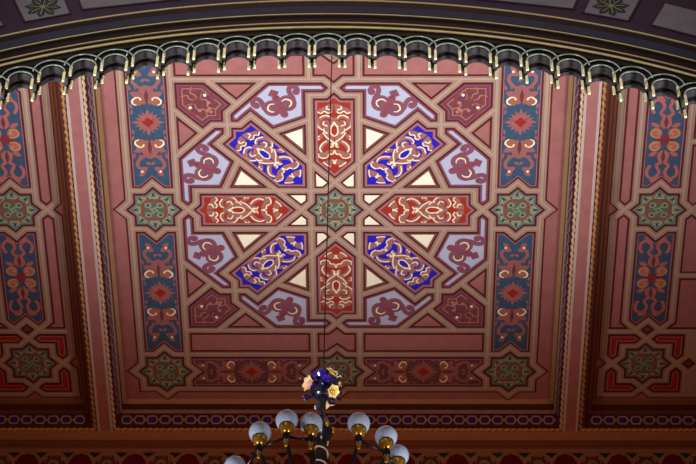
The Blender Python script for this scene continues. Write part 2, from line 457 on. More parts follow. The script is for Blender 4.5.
for i in range(8):
    fl = i % 2
    tr = lambda P: rot(mir(P), 45 * (i + 1)) if fl else rot(P, 45 * i)
    w = between(i)
    panel('cream_kite', 'small cream kite ' + w, 'inlay', 'small cream inlays around the central star', tr(kite), [('maroon', .010)], 'cream')
    panel('cream_triangle', 'large cream triangle ' + w, 'inlay', 'cream triangles around the central star', tr(tri), [('maroon', .011), ('olive', .011)], 'cream')
    t, q, k = panel('lavender_cartouche', 'pale lavender scroll panel ' + w, 'ceiling panel', 'lavender scroll panels', tr(lavP), [('maroon', .012), ('mauve', .012)], 'lav')
    ang = 45 * i + 22.5; rr = .950
    figure(t, local((rr * math.cos(math.radians(ang)), rr * math.sin(math.radians(ang))), ang))
    side = 'right' if math.cos(math.radians(ang)) > 0 else 'left'; ud = 'upper' if math.sin(math.radians(ang)) > 0 else 'lower'
    edge = 'side' if abs(math.cos(math.radians(ang))) > .7 else ('top' if ud == 'upper' else 'bottom')
    panel('pink_triangle', 'dusky pink triangle by the %s %s corner panel, against the %s edge' % (ud, side, (side if edge == 'side' else edge)),
          'inlay', 'pink triangles at the square edge', tr(ptri), [('maroon', .012)], 'pink')
for sx in (1, -1):
    for sy in (1, -1):
        w = '%s %s' % ('upper' if sy > 0 else 'lower', 'right' if sx > 0 else 'left')
        t, q, k = panel('corner_cartouche', 'wine-red scroll panel with white dots in the %s corner' % w, 'ceiling panel', 'wine corner panels',
                        swapm(corner, sx, sy), [('maroon', .014), ('mauve', .012)], 'wine')
        corner_ornament(t, q, local((.885 * sx, .885 * sy), math.degrees(math.atan2(-sy, -sx))))
S0 = 1.2305; S1 = 1.454
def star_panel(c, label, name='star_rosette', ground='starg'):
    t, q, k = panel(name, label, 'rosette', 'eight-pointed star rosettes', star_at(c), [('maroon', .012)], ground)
    rosette(t, local(c, 0))
star_panel((0, 0), 'green eight-pointed star rosette at the centre of the cross, behind the hanging rod')
for sx in (1, -1):
    n = 'right' if sx > 0 else 'left'
    star_panel((S0 * sx, 0), 'green star rosette at the %s end of the horizontal red panels' % n)
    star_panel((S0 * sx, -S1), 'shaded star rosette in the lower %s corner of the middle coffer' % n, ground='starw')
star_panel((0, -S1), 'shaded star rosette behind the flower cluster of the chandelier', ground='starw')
star_panel((0, S1), 'star rosette the chandelier rod hangs from, its tip showing below the arch')

def strip_poly(x, y0, y1):            # vertical strip between two stars, y0 > y1
    return [(x - A, y0), (x - T, y0), (x, y0 - T), (x + T, y0), (x + A, y0), (x + A, y1), (x + T, y1), (x, y1 + T), (x - T, y1), (x - A, y1)]
for sx in (1, -1):
    n = 'right' if sx > 0 else 'left'
    for sy in (1, -1):
        P = strip_poly(S0 * sx, S1 - A, A) if sy > 0 else strip_poly(S0 * sx, -A, -S1 + A)
        t, q, k = panel('blue_strip', 'teal blue strip with pink sunburst scrollwork, %s the %s star rosette' % ('above' if sy > 0 else 'below', n), 'ceiling panel',
                        'teal strips of the middle coffer', P, [('maroon', .012), ('rose', .007)], 'teal')
        strip_ornament(t, local((S0 * sx, sy * S1 / 2), 90))
    # horizontal strips along the far edge
    P = [(p[1] * 1, p[0]) for p in strip_poly(-S1, S0 - A, A)]
    P = [(p[0] * sx, p[1]) for p in P]
    t, q, k = panel('dark_strip', 'shaded plum strip with sunburst scrollwork along the bottom edge, %s of the chandelier' % n, 'ceiling panel', 'plum strips at the bottom edge',
                    P, [('maroon', .012), ('rose', .008)], 'plum2')
    strip_ornament(t, local((S0 * sx / 2, -S1), 0), .86)
    for sy in (1, -1):
        P = [(A * sx, 1.0675 * sy), (1.0675 * sx, 1.0675 * sy), (1.0675 * sx, (S1 - A) * sy), (A * sx, (S1 - A) * sy)]
        panel('pink_band', 'long plain pink band %s the square of panels, %s half' % ('above' if sy > 0 else 'below', n), 'inlay', 'plain pink bands', P, [('maroon', .012)], 'pink')
for sy in (1, -1):
    P = [(-A, 1.0675), (-T, 1.0675), (0, 1), (T, 1.0675), (A, 1.0675), (A, (S1 - A)), (T, (S1 - A)), (0, 1.234), (-T, (S1 - A)), (-A, (S1 - A))]
    panel('pink_bowtie', 'short pink notched cell crossed by the rod %s the %s red panel' % (('above', 'upper') if sy > 0 else ('below', 'lower')), 'inlay', 'pink notched cells',
          [(p[0], p[1] * sy) for p in P], [('maroon', .012)], 'pink')
mainS = STRAPS; STRAPS = []

def strapwork(name, cells, outline):
    b = B(); prism(b, inset(outline, -.038), 0.0, .004); o = struct(name + '_1', b, 'maroon')
    b = B(); prism(b, inset(outline, -.026), 0.0, D1); struct(name + '_2', b, 'strap')
    b = B(); l = B()
    ring(b, inset(outline, -.009), inset(outline, -.0005), .004, .0075); ring(l, inset(outline, -.0145), inset(outline, -.012), .004, .0072)
    for P in cells:
        ring(b, inset(P, .0005), inset(P, .009), .004, .0075)
        ring(l, inset(P, .012), inset(P, .0145), .004, .0072)
    struct(name + '_3', b, 'strapc'); struct(name + '_4', l, 'strapl')
X1 = S0 + A; Y1 = S1 + A
out = []
def bump_side(pts): out.extend(pts)
bump_side([(-X1, Y1), (-S0 - T, Y1), (-S0, Y1 + T), (-S0 + T, Y1), (-T, Y1), (0, Y1 + T), (T, Y1), (S0 - T, Y1), (S0, Y1 + T), (S0 + T, Y1), (X1, Y1)])
bump_side([(X1, S1 + T), (X1 + T, S1), (X1, S1 - T), (X1, T), (X1 + T, 0), (X1, -T), (X1, -S1 + T), (X1 + T, -S1), (X1, -S1 - T), (X1, -Y1)])
bump_side([(S0 + T, -Y1), (S0, -Y1 - T), (S0 - T, -Y1), (T, -Y1), (0, -Y1 - T), (-T, -Y1), (-S0 + T, -Y1), (-S0, -Y1 - T), (-S0 - T, -Y1), (-X1, -Y1)])
bump_side([(-X1, -S1 - T), (-X1 - T, -S1), (-X1, -S1 + T), (-X1, -T), (-X1 - T, 0), (-X1, T), (-X1, S1 - T), (-X1 - T, S1), (-X1, S1 + T)])
def dedupe(P):
    o = []
    for p in P:
        if not o or (abs(p[0] - o[-1][0]) + abs(p[1] - o[-1][1])) > 1e-6: o.append(p)
    return o
strapwork('trim_strapwork_middle', mainS, dedupe(out))

# ------------------------------------------------------------------ side coffers
XS = 2.190; YS = 1.375; BX = .2975
for sx in (1, -1):
    STRAPS = []
    n = 'right' if sx > 0 else 'left'
    mx = lambda P: [(p[0] * sx, p[1]) for p in P]
    def sp(c, lab, ground='starg'):
        star_panel((c[0] * sx, c[1]), lab, ground=ground)
    sp((XS, 0), 'green star rosette in the middle of the %s coffer' % n)
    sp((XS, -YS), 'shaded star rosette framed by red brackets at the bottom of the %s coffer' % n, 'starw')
    for sy in (1, -1):
        ud = 'above' if sy > 0 else 'below'
        my = lambda P: [(p[0] * sx, p[1] * sy) for p in P]
        P = [(XS - A, .163), (XS - T, .163), (XS, .163 + T), (XS + T, .163), (XS + A, .163), (XS + A, .982), (XS + .085, 1.06), (XS, .975), (XS - .085, 1.06), (XS - A, .982)]
        t, q, k = panel('blue_strip', 'slate blue strip with ochre spirals %s the star of the %s coffer' % (ud, n), 'ceiling panel', 'slate strips of the side coffers', my(P), [('maroon', .012), ('rose', .007)], 'slate')
        side_ornament(t, local((XS * sx, sy * .585), 90))
        P = [(XS - D, 0), (XS - A, T), (XS - A, .982), (XS - .0675, 1.0775), (XS - BX, 1.0775), (XS - BX, T)]
        panel('pink_cell', 'tall narrow pink cell %s the strap crossing of the %s coffer' % (ud, n), 'inlay', 'narrow pink cells', my(P), [('maroon', .012)], 'pink')
        P = [(XS + D, 0), (XS + A, T), (XS + A, .57), (2.80, .57), (2.80, .38)]
        panel('pink_cell', 'pointed pink cell %s the crossing at the %s picture edge' % (ud, n), 'inlay', 'pointed pink cells', my(P), [('maroon', .012), ('rose', .010)], 'pink')
        P = [(XS + A, .57), (2.80, .57), (2.80, 1.0775), (XS + .0675, 1.0775), (XS + A, .982)]
        panel('pink_cell', 'pink rectangular cell %s the horizontal strap at the %s picture edge' % (ud, n), 'inlay', 'rectangular pink cells', my(P), [('maroon', .012)], 'pink')
    c = (XS, -1.06); r = .085
    panel('small_diamond', 'tiny diamond in the strap crossing below the slate strip, %s coffer' % n, 'inlay', 'tiny diamonds',
          mx([(c[0] - r, c[1]), (c[0], c[1] + r), (c[0] + r, c[1]), (c[0], c[1] - r)]), [('maroon', .012)], 'wine')
    c = (XS + D + r, -YS)
    panel('small_diamond', 'tiny wine diamond to the outside of the bottom star of the %s coffer' % n, 'inlay', 'tiny diamonds',
          mx([(c[0] - r, c[1]), (c[0], c[1] + r), (c[0] + r, c[1]), (c[0], c[1] - r)]), [('maroon', .012)], 'wine')
    for ex in (1, -1):
        for ey in (1, -1):
            P = [(0, D), (T, BX), (BX, BX), (BX, T), (D, 0), (A, T), (A, A), (T, A)]
            P = [((XS + p[0] * ex) * sx, -YS + p[1] * ey) for p in P]
            where = '%s %s' % ('upper' if ey > 0 else 'lower', 'inner' if ex < 0 else 'outer')
            panel('red_bracket', 'L-shaped red bracket at the %s corner of the bottom star, %s coffer' % (where, n), 'inlay', 'red corner brackets', P, [('maroon', .017), ('peach', .006)], 'deepred')
    xi = XS - BX
    o = [(xi, 1.6725), (xi, YS + T), (xi + T, YS), (xi, YS - T), (xi, T), (xi + T, 0), (xi, -T), (xi, -YS + T), (xi + T, -YS), (xi, -YS - T), (xi, -1.6725),
         (XS - T, -1.6725), (XS, -1.605), (XS + T, -1.6725), (3.3, -1.6725), (3.3, 1.6725)]
    strapwork('trim_strapwork_' + n, STRAPS, mx(o))
# ------------------------------------------------------------------ the room shell
b = B(); box(b, -9, 9, 9.5, YC + 3.9, H, H + .3); struct('ceiling', b, 'pink')

def frame_band(name, m, ra, rb):      # loft between two rectangles (x0, x1, yfar, ynear, drop)
    b = B(); va = []; vb = []
    for (x0, x1, yf, yn, d), L in ((ra, va), (rb, vb)):
        L.extend(bm_v for bm_v in [b.verts.new((x0, YC + yf, H - d)), b.verts.new((x1, YC + yf, H - d)), b.verts.new((x1, YC + yn, H - d)), b.verts.new((x0, YC + yn, H - d))])
    for i in range(4):
        j = (i + 1) % 4; b.faces.new((va[i], va[j], vb[j], vb[i]))
    return struct(name, b, m)
NB = -3.3
mr = [(2.865, 3.220, 0), (2.915, 3.290, .02), (2.918, 3.298, .130), (2.930, 3.310, .190), (2.965, 3.400, .350), (2.990, 3.408, .372), (3.03, 3.44, .372)]
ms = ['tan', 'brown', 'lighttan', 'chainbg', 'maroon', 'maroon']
nms = ['tan_cove', 'brown_cove', 'light_fillet', 'chain_band', 'dark_fillet', 'rope_bed']
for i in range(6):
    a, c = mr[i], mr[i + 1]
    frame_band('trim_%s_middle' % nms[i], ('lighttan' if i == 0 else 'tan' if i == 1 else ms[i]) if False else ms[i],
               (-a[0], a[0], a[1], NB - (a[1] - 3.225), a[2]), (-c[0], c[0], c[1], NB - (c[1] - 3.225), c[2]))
sr = [(3.475, 3.220, 0), (3.445, 3.290, .03), (3.40, 3.298, .140), (3.375, 3.310, .195), (3.32, 3.400, .350), (3.295, 3.408, .372), (3.22, 3.44, .372)]
sm = ['shaded_tan', 'brown', 'shaded_tan', 'chainbg', 'brown', 'maroon']  # tan coves facing the side coffers, their shade painted in as brown
M['shaded_tan'] = mat('shaded_tan_fillet', (136, 84, 56), var=.08)  # tan darkened to brown, shade put into the colour
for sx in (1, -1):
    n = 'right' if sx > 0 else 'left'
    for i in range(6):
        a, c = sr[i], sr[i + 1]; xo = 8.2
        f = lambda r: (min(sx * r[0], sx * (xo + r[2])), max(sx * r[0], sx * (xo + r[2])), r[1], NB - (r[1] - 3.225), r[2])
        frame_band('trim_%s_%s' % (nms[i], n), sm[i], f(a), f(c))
# the two painted beams between the coffers and the wide beam at the far end
for sx in (1, -1):
    n = 'right' if sx > 0 else 'left'
    b = B(); x0, x1 = sorted((sx * 3.03, sx * 3.22)); box(b, x0, x1, YC + NB - 4, YC + 3.44, H - .400, H); struct('trim_beam_' + n, b, 'pink')
    b = B()
    for xa in (3.022, 3.193):
        x0, x1 = sorted((sx * xa, sx * (xa + .035))); box(b, x0, x1, YC + NB - 4, YC + 3.445, H - .405, H - .38)
    struct('trim_beam_edge_' + n, b, 'pale')
b = B(); box(b, -9, 9, YC + 3.44, YC + 3.60, H - .400, H); struct('trim_beam_far', b, 'browntan')
b = B(); box(b, -9, 9, YC + 3.60, YC + 3.735, H - .392, H); struct('trim_beam_far_groove', b, 'beambrown')
b = B(); box(b, -9, 9, YC + 3.735, YC + 4.2, H - 2.2, H); wall = struct('wall_far', b, 'friezebg')
YW = YC + 3.735
wallf = lambda p, q, d: Vector((p, YW - d, H - .445 - q))
tg = B(); rl = B(); rgb_ = B(); rd = B()
for i in range(-24, 25):
    cx = i * .362 + .162; x = cx - .181
    prism(tg, [(x - .075, .075), (x + .075, .075), (x + .03, .13), (x, .165), (x - .03, .13)], -.01, .008, wallf)
    if i % 2 == 0:
        prism(rl, [(cx + .165 * math.cos(a * PI / 10) * (1 if a % 2 else .94), .34 - .25 * math.sin(a * PI / 10) * (1 if a % 2 else .94)) for a in range(-4, 15)], -.01, .008, wallf)
    else:
        ring(rgb_, [(cx + .115 * math.cos(a * PI / 10), .32 - .17 * math.sin(a * PI / 10)) for a in range(20)], [(cx + .08 * math.cos(a * PI / 10), .32 - .12 * math.sin(a * PI / 10)) for a in range(20)], -.01, .012, wallf)
        disc(rgb_, (cx, .32), .03, -.01, .012, wallf, 10, .045)
        for s in (1, -1):
            prism(rd, [(cx + s * .125, .40), (cx + s * .13, .22), (cx + s * .165, .30), (cx + s * .20, .42)], -.01, .008, wallf)
            prism(rd, [(cx + s * .02, .17), (cx + s * .07, .20), (cx + s * .09, .13)], -.01, .008, wallf)
for nm, bb, m in (('green_trefoil_pattern', tg, 'friezegreen'), ('red_lobe_pattern', rl, 'friezered'), ('lunette_pattern', rgb_, 'friezegreen2'), ('red_leaf', rd, 'friezered')):
    if m not in M: M[m] = mat(m, (120, 84, 64))
    (build_each if nm in ('green_trefoil_pattern', 'red_lobe_pattern') else build)(nm.replace('_pattern', '') if nm != 'lunette_pattern' else nm, bb, M[m], wall)
b = B(); box(b, -9, 9, YW - .012, YW + .01, H - .45, H - .40); struct('trim_frieze_line', b, 'browntan')

# chain of indigo blocks in pale rings on the sloped band
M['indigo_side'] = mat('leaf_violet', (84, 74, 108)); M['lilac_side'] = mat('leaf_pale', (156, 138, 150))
def chain_along(p0, p1, up0, step, nm):
    sd = 'far' not in nm
    p0 = Vector(p0); p1 = Vector(p1); ax = (p1 - p0); L = ax.length; ax.normalize(); up = Vector(up0); hgt = up.length; up.normalize()
    nrm = ax.cross(up).normalized()
    if nrm.z > 0: nrm = -nrm
    n = int(L / step); k = B(); g = B()
    for i in range(n):
        c = p0 + ax * (L * (i + .5) / n) + up * hgt * .5
        f = lambda p, q, d, c=c: c + ax * p + up * q + nrm * d
        s = step; h = hgt
        for u in (1, -1):
            prism(k, [(-.20 * s, u * .02 * h), (.20 * s, u * .02 * h), (.20 * s, u * .14 * h), (.15 * s, u * .18 * h), (-.15 * s, u * .18 * h), (-.20 * s, u * .14 * h)], 0, .006, f)
        O = [(.42 * s, .16 * h), (.26 * s, .33 * h), (-.26 * s, .33 * h), (-.42 * s, .16 * h), (-.42 * s, -.16 * h), (-.26 * s, -.33 * h), (.26 * s, -.33 * h), (.42 * s, -.16 * h)]
        ring(g, O, [(x * .74, y * .70) for x, y in O], 0, .008, f)
        prism(g, [(.42 * s, .07 * h), (.58 * s, .07 * h), (.58 * s, -.07 * h), (.42 * s, -.07 * h)], 0, .006, f)
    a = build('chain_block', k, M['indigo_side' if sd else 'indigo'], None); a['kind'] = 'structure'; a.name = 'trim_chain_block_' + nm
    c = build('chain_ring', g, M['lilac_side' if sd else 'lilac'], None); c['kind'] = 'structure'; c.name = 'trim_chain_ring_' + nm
a, c = mr[3], mr[4]
chain_along((-a[0], YC + a[1], H - a[2]), (a[0], YC + a[1], H - a[2]), (0, c[1] - a[1], -(c[2] - a[2])), .171, 'middle_far')
for sx, n in ((1, 'right'), (-1, 'left')):
    chain_along((sx * a[0], YC + 3.25, H - a[2]), (sx * a[0], YC + NB, H - a[2]), (sx * (c[0] - a[0]), 0, -(c[2] - a[2])), .171, 'middle_' + n)
    a2, c2 = sr[3], sr[4]
    chain_along((sx * (a2[0] + .02), YC + a2[1], H - a2[2]), (sx * 8, YC + a2[1], H - a2[2]), (0, c2[1] - a2[1], -(c2[2] - a2[2])), .171, 'far_' + n)

# rope mouldings: twisted beads
def rope(p0, p1, r, step, m, nm, up=(0, 0, 1)):
    p0 = Vector(p0); p1 = Vector(p1); ax = p1 - p0; L = ax.length; ax.normalize()
    sd = ax.cross(Vector((0, 0, 1))).normalized(); n = int(L / step); b = B()
    tube(b, [p0, p1], r * .55, 6)
    for i in range(n):
        c = p0 + ax * (L * (i + .5) / n)
        t = (ax * .97 + sd * .24).normalized(); hl = step * .52
        tube(b, [c - t * hl, c - t * hl * .6, c, c + t * hl * .6, c + t * hl], [r * .25, r * .85, r, r * .85, r * .25], 7)
    return struct('trim_rope_' + nm, b, m, smooth=True)
yr = YC + 3.420; zr = H - .385
M['farrope'] = mat('far_rope', (226, 170, 84), rough=.35, spec=.6)
rope((-3.005, yr, zr), (3.005, yr, zr), .022, .085, 'farrope', 'middle_far')
for sx, n in ((1, 'right'), (-1, 'left')):
    rope((sx * 3.000, yr, zr), (sx * 3.000, YC + NB, zr), .022, .105, 'brightrope', 'middle_' + n)
    rope((sx * 3.262, yr, zr), (sx * 3.262, YC + NB, zr), .026, .105, 'giltrope', 'side_' + n)
    rope((sx * 3.255, yr, zr), (sx * 8, yr, zr), .022, .085, 'farrope', 'far_' + n)

# ------------------------------------------------------------------ the dark arch in front
YA = 13.5                                   # front face of the arch
RA = 8.1                                   # radius of the lowest gilt moulding
ZTOP = 20.95 + CAMZ                         # its crown
ZA = ZTOP - RA                              # arch centre height
def archz(x, r): return ZA + math.sqrt(max(0, r * r - x * x))
def arc_pts(r, y, n=60, x1=5.2):
    t1 = math.asin(min(.99, x1 / r))
    return [Vector((r * math.sin(-t1 + 2 * t1 * i / n), y, ZA + r * math.cos(-t1 + 2 * t1 * i / n))) for i in range(n + 1)]
def arc_band(bm, r0, r1, y0, y1, n=60, x1=5.2):
    A_ = [arc_pts(r0, y0, n, x1), arc_pts(r1, y0, n, x1), arc_pts(r1, y1, n, x1), arc_pts(r0, y1, n, x1)]
    V = [[bm.verts.new(p) for p in L] for L in A_]
    for i in range(n):
        for k in range(4):
            bm.faces.new((V[k][i], V[k][i + 1], V[(k + 1) % 4][i + 1], V[(k + 1) % 4][i]))
    bm.faces.new([V[k][0] for k in range(4)]); bm.faces.new([V[k][-1] for k in reversed(range(4))])
arch = thing('arch', 'dark moulded arch with gilt lines and small pendant arches across the picture top', 'arch', (0, YA, ZTOP))
G1, G2, G3 = .520, .255, .085               # radial positions of the upper gilt lines
b = B(); arc_band(b, RA + G1, RA + 2.2, YA + .02, YA + .22); build('face_wall', b, M['purple'], arch)
b = B(); arc_band(b, RA + G1 - .10, RA + G1 + .02, YA - .02, YA + .22); build('black_moulding', b, M['black'], arch)
b = B(); arc_band(b, RA + G2 + .035, RA + G1 - .085, YA - .018, YA + .22); build('navy_band', b, M['navy'], arch)
b = B(); arc_band(b, RA - .10, RA + G2 + .04, YA + .0, YA + .22); build('black_moulding', b, M['black'], arch)
for g, r in ((G1, .014), (G2, .011), (G3, .011), (0, .015)):
    b = B(); tube(b, arc_pts(RA + g, YA - .02), r, 6); build('gilt_line', b, M['archgold'], arch, True)
# marble and flower panels on the face of the arch
rp0 = RA + G1 + .21
def facef(th):   # local frame on the face: p along the arc, q radial
    er = Vector((math.sin(th), 0, math.cos(th))); et = Vector((math.cos(th), 0, -math.sin(th)))
    return lambda p, q, d: Vector((0, YA + .02 - d, ZA)) + et * p + er * (rp0 + q)
def face_panel(xc, half, flower, label):
    th = math.asin(xc / rp0); fr = facef(th)
    t = thing('flower_plaque' if flower else 'marble_plaque', label, 'wall panel', fr(0, .2, 0), 'panels on the arch face')
    P = [(-half, 0), (half, 0), (half * 1.05, .50), (-half * 1.05, .50)]
    b = B(); ring(b, P, inset(P, .022), 0, .014, fr); build('outline', b, M['darkpurple'], t)
    b = B(); prism(b, inset(P, .022), 0, .008, fr); build('slab', b, M['marble'], t)
    if flower:
        b = B(); v = B()
        for i in range(8):
            f2 = lambda p, q, d, i=i: fr(p * math.cos(i * PI / 4 + .39) - q * math.sin(i * PI / 4 + .39), .235 + p * math.sin(i * PI / 4 + .39) + q * math.cos(i * PI / 4 + .39), d)
            prism(b, [(.012, 0), (.06, .034), (.10, .036), (.14, .046), (.20, 0), (.14, -.046), (.10, -.036), (.06, -.034)], .007, .012, f2)
            stroke(v, [(0, 0), (.15, 0)], .008, .011, .015, f2, False, smooth=0)
        o = build('dark_flower', b, M['leafgreen'], t); build('leaf_vein', v, M['archgold2'], o)
M['archgold2'] = mat('dull_gold', (140, 132, 96))
face_panel(-2.95, .26, True, 'grey square panel with a dark eight-leaf flower at the upper left of the arch face')
face_panel(2.93, .26, True, 'grey square panel with a dark eight-leaf flower at the upper right of the arch face')
face_panel(-1.75, .88, False, 'long plain grey marble panel right of the left flower panel')
face_panel(1.75, .88, False, 'long plain grey marble panel left of the right flower panel')
face_panel(-3.92, .60, False, 'plain grey marble panel in the top left corner of the picture')
face_panel(3.92, .60, False, 'mottled grey marble panel in the top right corner of the picture')
# pendant arches
SP = .3115
def pendant(xc):
    zc = archz(xc, RA) - .095                  # top of the outer rim
    ro, ri = .197, .122
    zs = zc - ro                                # springing
    zb = zs - .165                              # leg bottom
    hw = SP / 2
    top = lambda x: archz(x, RA) - .04
    def U(y0, y1, ri, zbot, ztop, nseg=14, zs=zs):
        bm = B()
        inner = [(-ri, zbot)] + [(-ri * math.cos(PI * i / nseg), zs + ri * math.sin(PI * i / nseg)) for i in range(nseg + 1)] + [(ri, zbot)]
        outer = [(-hw, zbot)] + [(-hw + 2 * hw * i / nseg, ztop(xc - hw + 2 * hw * i / nseg)) for i in range(nseg + 1)] + [(hw, zbot)]
        n = len(inner); V = {}
        for y in (y0, y1):
            V[y] = ([bm.verts.new((xc + p[0], y, p[1])) for p in inner], [bm.verts.new((xc + p[0], y, p[1])) for p in outer])
        for y in (y0, y1):
            I, O = V[y]
            for i in range(n - 1): bm.faces.new((I[i], I[i + 1], O[i + 1], O[i]))
        for k in (0, 1):
            a, c = V[y0][k], V[y1][k]
            for i in range(n - 1): bm.faces.new((a[i], a[i + 1], c[i + 1], c[i]))
        for e in (0, -1):
            bm.faces.new((V[y0][0][e], V[y0][1][e], V[y1][1][e], V[y1][0][e]))
        return bm
    y0 = YA + .03
    o = build('pendant_arch', U(y0, y0 + .085, ri, zb + .09, top), M['drum'], arch)
    build('dark_groove', U(y0 + .085, y0 + .135, ri + .012, zb + .10, top), M['black'], o)
    build('rear_arch', U(y0 + .135, y0 + .180, ri - .002, zb + .06, top), M['drum'], o)
    # black spandrel face
    bm = B(); nseg = 14; rr = ri + .004
    I = [(-rr, zb + .085)] + [(-rr * math.cos(PI * i / nseg), zs + rr * math.sin(PI * i / nseg)) for i in range(nseg + 1)] + [(rr, zb + .085)]
    O = [(-hw, zb + .085)] + [(-hw + 2 * hw * i / nseg, top(xc - hw + 2 * hw * i / nseg)) for i in range(nseg + 1)] + [(hw, zb + .085)]
    vi = [bm.verts.new((xc + p[0], y0 - .012, p[1])) for p in I]; vo = [bm.verts.new((xc + p[0], y0 - .012, p[1])) for p in O]
    wi = [bm.verts.new((xc + p[0], y0, p[1])) for p in I]; wo = [bm.verts.new((xc + p[0], y0, p[1])) for p in O]
    for i in range(len(I) - 1):
        bm.faces.new((vi[i], vi[i + 1], vo[i + 1], vo[i])); bm.faces.new((vi[i], wi[i], wi[i + 1], vi[i + 1])); bm.faces.new((vo[i], wo[i], wo[i + 1], vo[i + 1]))
    build('spandrel', bm, M['black'], o)
    bm = B()
    for r in (ro, ri + .004):
        tube(bm, [Vector((xc - r * math.cos(PI * i / 16), y0 - .018 - (.012 if r == ro else 0), zs + r * math.sin(PI * i / 16))) for i in range(0, 17)], .0085, 6)
    for s in (1, -1):
        tube(bm, [Vector((xc + s * ri, y0 - .018, zs)), Vector((xc + s * ri, y0 - .018, zb + .14))], .008, 6)
    build('arched_rim', bm, M['rim'], o, True)
    for s in (1, -1):
        bm = B(); x = xc + s * (ri + .004)
        box(bm, x - .013, x + .013, y0 - .030, y0 - .005, zb, zb + .150); build('gilt_leg', bm, M['leggold'], o)
        bm = B(); box(bm, x - .013, x + .013, y0 + .112, y0 + .137, zb - .022, zb + .10); build('gilt_leg', bm, M['leggold'], o)
for k in range(-12, 14):
    pendant(.008 + SP * k)

# ------------------------------------------------------------------ chandelier
CX, CY = -.005, 15.45
Zc = lambda z: z + CAMZ - .06
ch = thing('chandelier', 'black and brass chandelier with white globes and flower cluster on a thin rod', 'chandelier', (CX, CY, H))
b = B(); tube(b, [(CX, CY, H - .02), (CX, CY, Zc(17.75))], .0065, 8); build('rod', b, M['iron'], ch)
ZF = Zc(17.56)                                 # flower cluster
fc = Vector((CX, CY, ZF - .03))
b = B(); lathe(b, [(0, .15), (.05, .145), (.10, .10), (.125, .03), (.12, -.04), (.09, -.09), (.05, -.115), (0, -.12)], fc, 16)
cl = build('flower_cluster', b, M['darkleaf'], ch, True)
def petal(bm, c, dirv, side, L, w, bend=0.0):
    d = dirv.normalized(); s = side.normalized(); n = d.cross(s).normalized(); rows = []
    for t, k, h in ((0, .15, 0), (.25, .75, .04), (.55, 1, .07), (.8, .7, .03), (1, .05, -.05)):
        p = c + d * L * t + n * (h * L * 1.2 + bend * t * t * L)
        rows.append([bm.verts.new(p - s * w / 2 * k), bm.verts.new(p + n * (-.12 * w)), bm.verts.new(p + s * w / 2 * k)])
    for a, e in zip(rows, rows[1:]):
        for i in (0, 1): bm.faces.new((a[i], a[i + 1], e[i + 1], e[i]))
def flower(nm, ctr, out, n, L, w, m, core=None):
    out = Vector(out).normalized(); u = out.orthogonal().normalized(); v = out.cross(u); bm = B()
    for i in range(n):
        a = 2 * PI * i / n + .3; r = u * math.cos(a) + v * math.sin(a)
        petal(bm, Vector(ctr), r * .85 + out * .5, out.cross(r), L, w, .1)
    bmesh.ops.solidify(bm, geom=bm.faces[:], thickness=.004)
    o = build(nm, bm, M[m], cl, True)
    if core:
        bm = B(); bmesh.ops.create_icosphere(bm, subdivisions=2, radius=L * .30, matrix=Matrix.Translation(Vector(ctr) + out * L * .25)); build('flower_heart', bm, M[core], o, True)
def onball(azdeg, eldeg, r=.12):                # azimuth 0 = towards the viewer side (-Y), 90 = right
    a, e = math.radians(azdeg), math.radians(eldeg)
    v = Vector((math.sin(a) * math.cos(e), -math.cos(a) * math.cos(e), math.sin(e))); return fc + v * r, v
for az, el, L, w, m, core in ((-52, -14, .080, .062, 'lily', 'lilypink'), (-66, 22, .055, .05, 'lily', None), (36, 22, .085, .068, 'lily', 'brass'), (75, 10, .045, .04, 'lily', None),
                               (50, -44, .070, .06, 'lily', 'brass'), (170, 5, .08, .06, 'lily', 'lilypink')):
    p, v = onball(az, el, .150); flower('lily', p, v, 6, L * 1.22, w * 1.2, m, core)
for az, el, L in ((-12, 12, .085), (-5, 50, .08), (-28, 45, .07), (12, -8, .05)):
    p, v = onball(az, el, .135); flower('violet_blossom', p, v, 5, L * 1.1, .085, 'violet')
bm = B()
for i in range(26):
    p, v = onball(i * 137.5, -55 + (i * 53 % 110), .130)
    sd = v.cross(Vector((0, 0, 1))).normalized(); petal(bm, p, (v + Vector((0, 0, .4 * math.sin(i)))).normalized() + sd * .6 * math.cos(i * 2.1), sd, .095, .065, -.1)
bmesh.ops.solidify(bm, geom=bm.faces[:], thickness=.004)
build('leaf', bm, M['darkleaf'], cl, True)
# turned column
ZR = Zc(15.98) - .075                                 # ring level
b = B(); zt = ZF - .10
lathe(b, [(0, zt), (.045, zt), (.05, zt - .03), (.036, zt - .06), (.030, zt - .22), (.034, zt - .34), (.055, zt - .38), (.085, zt - .46), (.105, zt - .54), (.10, zt - .60), (.07, zt - .66),
          (.045, zt - .70), (.056, zt - .78), (.058, zt - .95), (.056, zt - 1.15), (.05, ZR - .25), (.12, ZR - .32), (.05, ZR - .45), (0, ZR - .5)], (CX, CY, 0), 20)
col = build('column', b, M['iron'], ch, True)
b = B()
pts = [Vector((CX + .060 * math.cos(t * .55), CY + .060 * math.sin(t * .55), zt - .68 - t * .0165)) for t in range(44)]
tube(b, pts, .009, 6)
build('spiral_band', b, M['lily2'] if 'lily2' in M else mat_get('cream_band', (200, 184, 150)), col, True)
for a in range(6):
    b = B(); th = a * PI / 3 + .5; c = Vector((CX + .10 * math.sin(th), CY - .10 * math.cos(th), zt - .53))
    bmesh.ops.create_icosphere(b, subdivisions=2, radius=.022, matrix=Matrix.Translation(c) @ Matrix.Scale(1.8, 4, (0, 0, 1))); build('brass_boss', b, M['brass'], col, True)
b = B(); lathe(b, [(.048, zt + .005), (.062, zt - .005), (.062, zt - .018), (.046, zt - .03)], (CX, CY, 0), 18); build('brass_collar', b, M['brass'], col, True)

